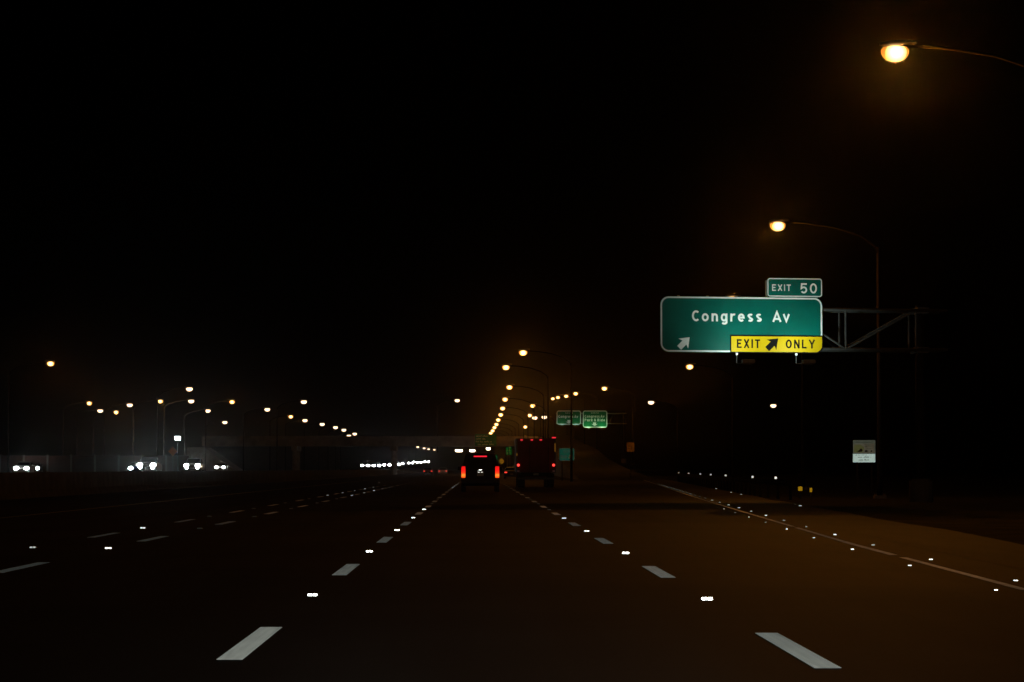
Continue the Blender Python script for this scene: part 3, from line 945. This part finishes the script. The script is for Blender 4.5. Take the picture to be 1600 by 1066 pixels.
# ------------------------------------------------------------------ overpass
BRY = 520.0
br = thing('overpass_bridge', 'long flat concrete overpass bridge crossing the road ahead', 'bridge', (0, BRY, 0))
zu, zt_ = at(600, 697.5, BRY).z, at(600, 683, BRY).z
bx0, bx1 = -58.0, 13.0
MB().box(bx0, bx1, -6, 6, zu+1.0, zu+1.25).build('deck', M_CONC_D, br)
for y in (-5.4, -3.2, -1.0, 1.2, 3.4, 5.2):
    MB().prism([(0,0)]*0 or rrect(bx0, bx1, zu, zu+.995, 0.0), y-.22, y+.22).build('girder', M_CONC_D, br)
for y in (-6.0, 5.7):
    MB().box(bx0, bx1, y, y+.3, zu+1.255, zt_+.1).build('parapet', M_CONC_D, br)
for x in (-38.5, -17.6, 7.5+3.6):
    for yy in (-4.2, 0, 4.2):
        MB().tube([(x, yy, -.15), (x, yy, zu-1.003)], .5, 14).build('pier', M_CONC, br)
    MB().box(x-.65, x+.65, -5.8, 5.8, zu-1.0, zu-.003).build('pier_cap', M_CONC_D, br)
MB().add([(bx0-3,-9,-.2),(bx0-3,9,-.2),(bx0+9,-9,-.2),(bx0+9,9,-.2),(bx0-3,-6.5,zu-.3),(bx0-3,6.5,zu-.3),(bx0+.6,-6.5,zu-.3),(bx0+.6,6.5,zu-.3)],
         [(0,2,6,4),(2,3,7,6),(3,1,5,7),(4,6,7,5),(0,4,5,1)]).build('abutment', M_CONC, br)
MB().box(bx1-.6, bx1+1.0, -6.2, 6.2, -.2, zu-.01).build('abutment', M_CONC_D, br)
# green distance board hung on the parapet
p = at(759, 697, BRY-7)
s = (BRY-7)/FPX
t = thing('distance_sign', 'wide green board of text lines hung on the overpass above the van', 'road sign', p, 0)
w, h = 34*s, 18.5*s
pn = MB().prism(rrect(-w/2, w/2, 0, h, .2), 0, .08).build('panel', mat('bridge_sign_green', (.005,.075,.018), .28, .9, noise=(1,.15)), t)
M_PALE = mat('pale_sign_print', (.40,.45,.30), .28, .9)
for i, (a, b) in enumerate(((.06,.62),(.05,.52),(.05,.80),(.14,.90))):
    marks(pn, -w/2+a*w, -w/2+b*w, h*(.78-.235*i), .30, 6, M_PALE, y=-.006, seed=40+i)
MB().box(-w*.35,-w*.33,.08,.98,h*.3,h*.5).build('hanger', M_GALV, t); MB().box(w*.33,w*.35,.08,.98,h*.3,h*.5).build('hanger', M_GALV, t)
# lamps under the bridge
for i, (px, py, wpx, lab) in enumerate(((717,704,11,'long bright lamp under the overpass, left of the van roof'), (738,704,8,'bright lamp under the overpass, over the left of the van roof'), (763,701,6,'bright lamp under the overpass, over the right of the van roof'))):
    Y = BRY - 4.6 + 0.6*i
    p = at(px, py, Y)
    t = thing('underpass_lamp', lab, 'lamp', p, R(12), 'lamps under the overpass')
    ww = wpx*Y/FPX/2
    MB().box(-ww-.06, ww+.06, -.22, .22, .16, .36).build('housing', M_HOUS, t)
    MB().loft([[Vector((sx*ww*k, sy*.2*k, zz)) for sx, sy in ((-1,-1),(1,-1),(1,1),(-1,1))] for k, zz in ((.8,-.30),(1,-.16),(1,.155))]).build('lens', emit_mat('underpass_lens', (1.0,.82,.55), 8.0), t)
    MB().tube([(0,0,.36),(0,0,max(zu-p.z, .5)-.02)], .05, 6).build('hanger', M_GALV, t)
    spot('sodium_light', (p.x, p.y, p.z-.5), (p.x, p.y, 0), 500, SODIUM, 150, .5, .2)

# small signs beyond the bridge, right of the carriageway
def far_sign(px0, px1, py0, py1, Y, name, label, m, diamond=False):
    s = Y/FPX
    p = at((px0+px1)/2, py1, Y)
    t = thing(name, label, 'road sign', (p.x, Y, 0), 0)
    w, h = (px1-px0)*s, (py1-py0)*s
    if diamond:
        MB().prism([(0,p.z),(w/2,p.z+h/2),(0,p.z+h),(-w/2,p.z+h/2)], 0, .05).build('panel', m, t)
        MB().box(-.06,.06,.055,.15,0,p.z+h*.8).build('post', M_GALV, t)
    else:
        pn = MB().prism(rrect(-w/2, w/2, p.z, p.z+h, .2), 0, .08).build('panel', m, t)
        for i in range(2): marks(pn, -w*.3, w*.3, p.z+h*(.55-.3*i), h*.16, 5, M_PALE, y=-.006, seed=60+i)
        for q in (-.3, .3): MB().box(q*w-.08, q*w+.08, .085, .2, 0, p.z+h*.9).build('post', M_GALV, t)
    return t
M_FG = mat('far_green_sheeting', (0.0,.22,.10), .16, 1.0, noise=(1,.1))
M_FT = mat('far_teal_sheeting', (0.0,.25,.20), .16, 1.0, noise=(1,.1))
far_sign(790,800,699,711,780,'guide_sign','small square green sign seen between the van and the truck', M_FG)
far_sign(770,777,711,720,760,'guide_sign','tiny teal sign just off the upper right of the van', M_FT)
far_sign(779,788,716,726,640,'warning_sign','tiny yellow diamond sign just right of the van', mat('far_yellow_sheeting', (.7,.55,.05), .2, .9), True)

# ------------------------------------------------------------------ brown sound wall beyond the opposite road
sw0 = at(120, 738, 300)
swl = thing('sound_wall', 'dim brown panelled sound wall behind the leftmost oncoming cars', 'wall', (0, 0, 0))
M_SW = mat('brown_wall_panel', (.045,.016,.010), .9, spec=.03, noise=(.8,.3))
pm = None
for k in range(9):
    x = -66.0 + k*3.2
    hh = 2.5
    o = MB().box(-1.55, 1.55, -.1, .1, 0, hh).build('wall_panel', M_SW, swl); o.location = (x, 330, LZ-.1)
    MB().box(-.13, .13, -.16, .16, 0, hh+.15).build('wall_post', M_CONC_D, swl).location = (x+1.6, 330, LZ-.1)

# ------------------------------------------------------------------ vehicles
def wheel(parent, x, y, r, w):
    s = 1 if x > 0 else -1
    rings = []
    for dx, rr in ((0,r*.62),(0,r*.9),(.03,r),(w-.03,r),(w,r*.9),(w,r*.62)):
        rings.append([Vector((x - s*dx + 0, y + rr*math.cos(2*PI*k/20), r + rr*math.sin(2*PI*k/20))) for k in range(20)])
    wh = MB().loft(rings).build('wheel', M_TYRE, parent)
    rim = MB().loft([[Vector((x + s*dx, y + rr*math.cos(2*PI*k/10), r + rr*math.sin(2*PI*k/10))) for k in range(10)] for dx, rr in ((-.02,r*.6),(.008,r*.57),(-.03,r*.25),(.005,r*.18))]).build('rim', M_RIM, wh)
    return wh

def shell(profile, W, belt, top, inset):
    """side outline (y,z) given as a closed loop, spread over the width with tumblehome above the belt"""
    def hw(z): return W/2 - (0 if z <= belt else inset*(z-belt)/(top-belt))
    n = len(profile)
    V = [(-hw(z), y, z) for y, z in profile] + [(hw(z), y, z) for y, z in profile]
    F = [tuple(range(n)), tuple(range(2*n-1, n-1, -1))]
    F += [((k+1) % n, k, n+k, n+(k+1) % n) for k in range(n)]
    return MB().add(V, F), hw

def quad_on(p, name, m, parent):
    return MB().add(p, [tuple(range(len(p)))]).build(name, m, parent)

def make_sedan(name, paint):
    """nose towards +y"""
    t = thing(name, 'x', 'car')
    prof = [(-2.3,.30),(-2.34,.62),(-2.25,.96),(-1.62,1.03),(-1.05,1.38),(-.2,1.45),(.45,1.38),(1.20,.97),(2.05,.82),(2.32,.62),(2.30,.28),(1.75,.22),(-1.75,.22)]
    mb, hw = shell(prof, 1.80, .95, 1.45, .24)
    mb.build('body', paint, t, bevel=.05)
    def side(pts, s): return [(s*(hw(z)+.012), y, z) for y, z in pts]
    for s in (-1, 1):
        quad_on(side([(-1.35,1.04),(-.92,1.34),(-.2,1.40),(-.2,1.02)], s), 'side_window', M_GLASS, t)
        quad_on(side([(-.12,1.02),(-.12,1.40),(.40,1.34),(1.0,1.0)], s), 'side_window', M_GLASS, t)
        for y in (-1.42, 1.42): wheel(t, s*.91, y, .32, .21)
        q = MB().loft([[Vector((s*.60 + .29*k*math.cos(a), yy, .70 + .20*k*math.sin(a))) for a in [2*PI*j/10 for j in range(10)]] for k, yy in ((1,2.18),(1,2.35),(.7,2.375))])
        q.build('headlight', M_HEAD, t)
        MB().box(min(s*.56,s*.86), max(s*.56,s*.86), -2.352, -2.2, .72, .86).build('taillight', M_TAIL, t)
        MB().loft([[Vector((s*(.94+dx), y, .98+dz)) for dx, dz in ((-.04,-.05),(.14,-.05),(.14,.08),(-.04,.08))] for y in (.66,.78)]).build('mirror', paint, t)
    quad_on([(-hw(1.06)+.08,-1.60,1.065),(hw(1.06)-.08,-1.60,1.065),(hw(1.34)-.08,-1.12,1.355),(-hw(1.34)+.08,-1.12,1.355)], 'rear_window', M_GLASS, t)
    quad_on([(-hw(1.0)+.06,1.16,1.02),(hw(1.0)-.06,1.16,1.02),(hw(1.36)-.06,.51,1.372),(-hw(1.36)+.06,.51,1.372)], 'windscreen', M_GLASS, t)
    MB().box(-.42,.42,2.30,2.345,.42,.60).build('grille', M_BLK, t)
    MB().box(-.16,.16,-2.365,-2.34,.50,.66).build('licence_plate', M_PLATE, t)
    return t

def make_pickup(name, paint, headmat):
    t = thing(name, 'x', 'pickup truck')
    prof = [(-2.75,.52),(-2.78,1.12),(-.72,1.14),(-.55,1.82),(.55,1.86),(1.15,1.24),(2.45,1.14),(2.62,.95),(2.62,.50),(2.1,.42),(-2.2,.42)]
    mb, hw = shell(prof, 1.98, 1.12, 1.86, .22)
    mb.build('body', paint, t, bevel=.05)
    def side(pts, s): return [(s*(hw(z)+.012), y, z) for y, z in pts]
    for s in (-1, 1):
        quad_on(side([(-.50,1.24),(-.42,1.74),(.05,1.78),(.05,1.24)], s), 'side_window', M_GLASS, t)
        quad_on(side([(.12,1.24),(.12,1.78),(.50,1.78),(1.02,1.26)], s), 'side_window', M_GLASS, t)
        for y in (-1.72, 1.78): wheel(t, s*1.0, y, .40, .26)
        MB().loft([[Vector((s*.70 + .30*k*ca, yy, .97 + .25*k*sa)) for ca, sa in [(math.cos(2*PI*j/10), math.sin(2*PI*j/10)) for j in range(10)]] for k, yy in ((1,2.5),(1,2.65),(.7,2.68))]).build('headlight', headmat, t)
        MB().loft([[Vector((s*.66 + .16*k*ca, yy, .64 + .11*k*sa)) for ca, sa in [(math.cos(2*PI*j/8), math.sin(2*PI*j/8)) for j in range(8)]] for k, yy in ((1,2.5),(1,2.65),(.7,2.67))]).build('fog_glare_lens', headmat, t)  # extra lamps added to bulk out the headlight glare
        MB().box(min(s*.84,s*.97), max(s*.84,s*.97), -2.792, -2.7, .72, 1.06).build('taillight', M_TAIL, t)
    quad_on([(-hw(1.26)+.06,1.155,1.26),(hw(1.26)-.06,1.155,1.26),(hw(1.8)-.06,.625,1.80),(-hw(1.8)+.06,.625,1.80)], 'windscreen', M_GLASS, t)
    MB().box(-.52,.52,2.60,2.645,.74,1.04).build('grille', M_CHROME, t)
    MB().box(-.95,.95,2.55,2.72,.44,.58).build('bumper', M_CHROME, t)
    return t

def beam(parent, y, z, watts):
    y = y + .28
    d = bpy.data.lights.get('oncoming_beam_%d' % int(watts))
    if d is None:
        d = bpy.data.lights.new('oncoming_beam_%d' % int(watts), 'SPOT')
        d.energy, d.color, d.spot_size, d.spot_blend, d.shadow_soft_size = watts, (.88, 1, .97), R(50), 1.0, .15
    for s in (-.66, .66):
        o = bpy.data.objects.new('headlight_beam', d); COL.objects.link(o); o.parent = parent
        o.location = (s, y, z)
        o.rotation_euler = Vector((0, 30, -1.0)).to_track_quat('-Z', 'Y').to_euler()

paints = [mat('paint_%s' % n, c, .35, .2, coat=.6) for n, c in (('silver', (.3,.3,.31)), ('white', (.6,.6,.58)), ('dark_blue', (.01,.02,.06)), ('black', (.008,.008,.009)), ('maroon', (.08,.01,.012)))]
sedan0 = make_sedan('sedan', paints[0])
pickup0 = make_pickup('pickup_truck', paints[3], M_HEAD)
free = {'s': True, 'p': True}
big = {s_: MB().loft([[Vector((s_*.62 + .34*k*math.cos(2*PI*j/12), yy, .72 + .24*k*math.sin(2*PI*j/12))) for j in range(12)] for k, yy in ((1,2.10),(1,2.36),(.7,2.40))]) for s_ in (-1, 1)}  # oversize far headlights: glare built into the lens shape
big_me = {}
def put(kind, px, py, Y, label, group, facing, ground, paint=None, beams=0, far=False):
    src, key = (sedan0, 's') if kind == 'sedan' else (pickup0, 'p')
    if free[key]: o = src; free[key] = False
    else: o = copy_tree(src)
    p = at(px, py, Y)
    o.location = (p.x, Y, ground)
    o.rotation_euler = (0, 0, PI if facing < 0 else 0)
    o['label'] = label; o['group'] = group
    for c in o.children:
        if c.type != 'MESH': continue
        if paint and c.name.startswith(('body', 'mirror')):
            c.material_slots[0].link = 'OBJECT'; c.material_slots[0].material = paint
        if far and c.name.startswith(('headlight', 'fog')):
            sg = -1 if sum(v.co.x for v in c.data.vertices) < 0 else 1
            if sg not in big_me:
                tmp = big[sg].build('headlight', M_HEADF); big_me[sg] = tmp.data; bpy.data.objects.remove(tmp)
            c.data = big_me[sg]
    if beams: beam(o, 2.5, .7, beams)
    return o
gO = 'oncoming cars on the opposite carriageway'
put('sedan', 39, 731, 285, 'oncoming car with twin headlights nearest the left edge', gO, -1, LZ, paints[1], 110)
put('sedan', 56, 733, 330, 'oncoming car half hidden behind the one nearest the left edge', gO, -1, LZ, paints[0])
put('pickup', 234, 728, 262, 'oncoming pickup with the brightest glaring headlights', gO, -1, LZ+.05, None, 700)
put('sedan', 216, 729, 300, 'oncoming car peeping out left of the brightest headlights', gO, -1, LZ, paints[2])
put('pickup', 304, 727, 300, 'oncoming pickup in the middle of the three bright headlight groups', gO, -1, LZ+.05, paints[0], 420)
put('sedan', 287, 728, 350, 'oncoming car just left of the middle pickup', gO, -1, LZ, paints[3])
put('sedan', 346, 728, 420, 'oncoming car with two small headlights, alone right of the bright groups', gO, -1, LZ+.2, paints[1])
gE = 'oncoming queue under the overpass'
q1 = [(571,728,560),(580,728,585),(589,728,560),(597,727,600),(605,727,575),(613,727,610),(620,726,640),(626,725,690)]
for i, (px, py, Y) in enumerate(q1):
    p = at(px, py, Y)
    put('sedan', px, py, Y, '%s car from the left in the bright oncoming queue under the overpass' % ORD[i], gE, -1, p.z - .66, paints[i % 5], far=True)
q2 = [(642,724,800),(649,722,860),(655,723,820),(661,722,880),(667,722,840)]
for i, (px, py, Y) in enumerate(q2):
    p = at(px, py, Y)
    put('sedan', px, py, Y, '%s car from the left in the farther oncoming queue under the overpass' % ORD[i], gE, -1, p.z - .66, paints[(i+2) % 5], far=True)
gT = 'cars driving ahead'
for (px, py, Y, pa, lab) in ((669,729.5,470,3,'car ahead with paired red tail lights under the overpass, left of the van'),
                             (692,730.5,500,1,'car ahead with small red tail lights just left of the van'),
                             (799,732.5,300,2,'car ahead with red tail light, half hidden by the box truck')):
    put('sedan', px, py, Y, lab, gT, 1, 0.0, paints[pa])

def bulb_lens(name, stops, z0, z1):
    m = bpy.data.materials.new(name); m.use_nodes = True
    nt = m.node_tree; nt.nodes.clear()
    tc = nt.nodes.new('ShaderNodeTexCoord'); sp = nt.nodes.new('ShaderNodeSeparateXYZ')
    mr = nt.nodes.new('ShaderNodeMapRange'); mr.inputs['From Min'].default_value = z0; mr.inputs['From Max'].default_value = z1
    cr = nt.nodes.new('ShaderNodeValToRGB')
    while len(cr.color_ramp.elements) < len(stops): cr.color_ramp.elements.new(.5)
    for e, (p, c) in zip(cr.color_ramp.elements, stops): e.position = p; e.color = (*c, 1)
    e = nt.nodes.new('ShaderNodeEmission'); o = nt.nodes.new('ShaderNodeOutputMaterial')
    nt.links.new(tc.outputs['Object'], sp.inputs[0]); nt.links.new(sp.outputs['Z'], mr.inputs[0])
    nt.links.new(mr.outputs[0], cr.inputs[0]); nt.links.new(cr.outputs[0], e.inputs[0]); nt.links.new(e.outputs[0], o.inputs[0])
    e.inputs[1].default_value = 1.3
    return m
M_VTAIL = bulb_lens('van_tail_lens', [(0, (.7,.05,.006)), (.12, (1,.14,.010)), (.24, (1,.27,.03)), (.40, (1,.05,.01)), (.62, (.95,.012,.008)), (1, (.55,.006,.006))], .74, 1.34)
# ---- dark van straight ahead
VY = 127.0
vp = at(750.5, 768, VY)
M_VAN = mat('dark_van_paint', (.004,.004,.004), .5, 0, spec=.05, noise=(2, .2))
van = thing('van', 'dark van straight ahead with glowing red and amber tail lights', 'van', (vp.x, VY+2.3, 0))
Wd = 2.02
prof = [(-2.28,.45),(-2.34,.62),(-2.31,1.12),(-2.12,1.86),(-1.95,2.02),(.6,2.05),(1.05,1.92),(1.75,1.22),(2.45,1.08),(2.58,.9),(2.58,.45),(2.1,.32),(-1.9,.32)]
mb, hw = shell(prof, Wd, 1.12, 2.05, .26)
mb.build('body', M_VAN, van, bevel=.06)
def rear_y(z): return -2.31 + (-2.12+2.31)*(z-1.12)/(1.86-1.12)
quad_on([(-.72,rear_y(1.26)-.012,1.26),(.72,rear_y(1.26)-.012,1.26),(.64,rear_y(1.76)-.012,1.76),(-.64,rear_y(1.76)-.012,1.76)], 'rear_window', M_GLASS, van)
MB().box(-.34,.34,rear_y(1.85)-.03,rear_y(1.85)+.05,1.83,1.89).build('high_brake_light', emit_mat('brake_strip', (1,.02,.04), 1.1), van)
for s in (-1, 1):
    MB().box(min(s*.78,s*.985), max(s*.78,s*.985), -2.368, -2.2, .74, 1.34).build('taillight', M_VTAIL, van, bevel=.03)
    MB().box(min(s*.72,s*.92), max(s*.72,s*.92), -2.372, -2.3, .52, .59).build('reflector', mat('van_reflector', (.5,.01,.03), .3, .3), van)
    for y in (-1.55, 1.6): wheel(van, s*1.0, y, .36, .24)
    for (a, b) in ((-1.95,-.9), (-.8,.25), (.35,1.2)):
        zt2 = 1.78 if b < 1 else 1.55
        quad_on([(s*(hw(1.22)+.012),a,1.22),(s*(hw(1.22)+.012),b,1.22),(s*(hw(zt2)+.012),b-(.35 if b > 1 else 0),zt2),(s*(hw(zt2)+.012),a,zt2)], 'side_window', M_GLASS, van)
    MB().loft([[Vector((s*(1.0+dx), y, 1.22+dz)) for dx, dz in ((0,-.08),(.2,-.08),(.2,.12),(0,.12))] for y in (1.0,1.12)]).build('mirror', M_BLK, van)
    MB().tube([(s*.72,-1.7,2.07),(s*.72,.5,2.09)], .025, 6).build('roof_rail', M_BLK, van)
    MB().box(min(s*.03,s*.13) , max(s*.03,s*.13), -2.375, -2.33, 1.02, 1.05).build('plate_lamp', emit_mat('plate_lamp_lens', (1,.95,.85), 1.2), van)
MB().box(-.98,.98,-2.47,-2.28,.44,.66).build('bumper', M_BLK, van, bevel=.03)
MB().box(-.17,.17,-2.375,-2.33,.84,.98).build('licence_plate', M_PLATE, van)
MB().box(-.08,.08,-2.345,-2.30,1.14,1.17).build('tailgate_handle', M_CHROME, van)

# ---- red box truck in the next lane
TY = 156.0
tp = at(837.5, 757, TY)
M_TRK = mat('dark_red_truck_panel', (.10,.012,.010), .6, .0, spec=.08, noise=(1.2, .2))
trk = thing('box_truck', 'tall dark red box truck with red clearance lights, right of the van', 'truck', (tp.x, TY, 0))
hwT = 1.27
ztop = at(837, 685, TY).z
MB().box(-hwT, hwT, .06, 6.6, .98, ztop).build('cargo_box', M_TRK, trk, bevel=.04)
for a, b in ((-hwT+.10, -.015), (.015, hwT-.10)):
    d = MB().box(a, b, 0.01, .055, 1.12, ztop-.22).build('rear_door', M_TRK, trk, bevel=.012)
    MB().tube([((a+b)/2+.2, -.015, 1.15), ((a+b)/2+.2, -.015, ztop-.26)], .016, 6).build('lock_rod', M_CHROME, d)
for s in (-1, 1):
    MB().box(min(s*(hwT-.09),s*hwT), max(s*(hwT-.09),s*hwT), -.01, .058, 1.0, ztop-.02).build('door_post', M_GALV, trk)
    MB().loft([[Vector((s*1.13 + .085*ca, yy, 1.45 + .085*sa)) for ca, sa in [(math.cos(2*PI*j/12), math.sin(2*PI*j/12)) for j in range(12)]] for yy in (-.05, -.012)]).build('taillight', emit_mat('truck_tail', (1,.04,.03), 2.6), trk)
    MB().box(min(s*1.06,s*1.2), max(s*1.06,s*1.2), -.03, -.005, 1.02, 1.12).build('reflector', M_REDR, trk)
    MB().box(min(s*1.19,s*1.26), max(s*1.19,s*1.26), -.03, -.012, 2.05 if s < 0 else 2.3, 2.22 if s < 0 else 2.85).build('side_marker', emit_mat('amber_marker', (1,.40,.04), .10), trk)
    for y in (1.1, 7.2): wheel(trk, s*1.16, y, .47, .46)
    MB().box(min(s*.72,s*1.18), max(s*.72,s*1.18), .42, .44, .18, .90).build('mud_flap', M_BLK, trk)
for px in (815, 831, 845):
    xx = at(px, 690, TY).x - tp.x
    MB().box(xx-.075, xx+.075, -.02, .012, ztop-.14, ztop-.07).build('clearance_light', emit_mat('clearance_lens', (1,.03,.05), .9), trk)
for px in (864, 869):
    xx = min(at(px, 684, TY).x - tp.x, hwT-.05)
    MB().box(xx-.06, xx+.06, .07, .14, ztop+.004, ztop+.08).build('clearance_light', MATS['clearance_lens'], trk)
MB().box(-1.2, 1.2, .12, .26, .52, .66).build('bumper', M_GALV, trk)
MB().box(-.95, .95, .3, 8.2, .72, .975).build('chassis', M_BLK, trk)
prof = [(6.7,.6),(6.7,2.35),(7.5,2.4),(8.05,1.75),(8.9,1.55),(9.05,1.2),(9.05,.55)]
mb, _ = shell(prof, 2.3, 1.5, 2.4, .15)
mb.build('cab', M_TRK, trk, bevel=.04)
MB().box(-.17,.17,-.008,.02,.80,.94).build('licence_plate', M_PLATE, trk)
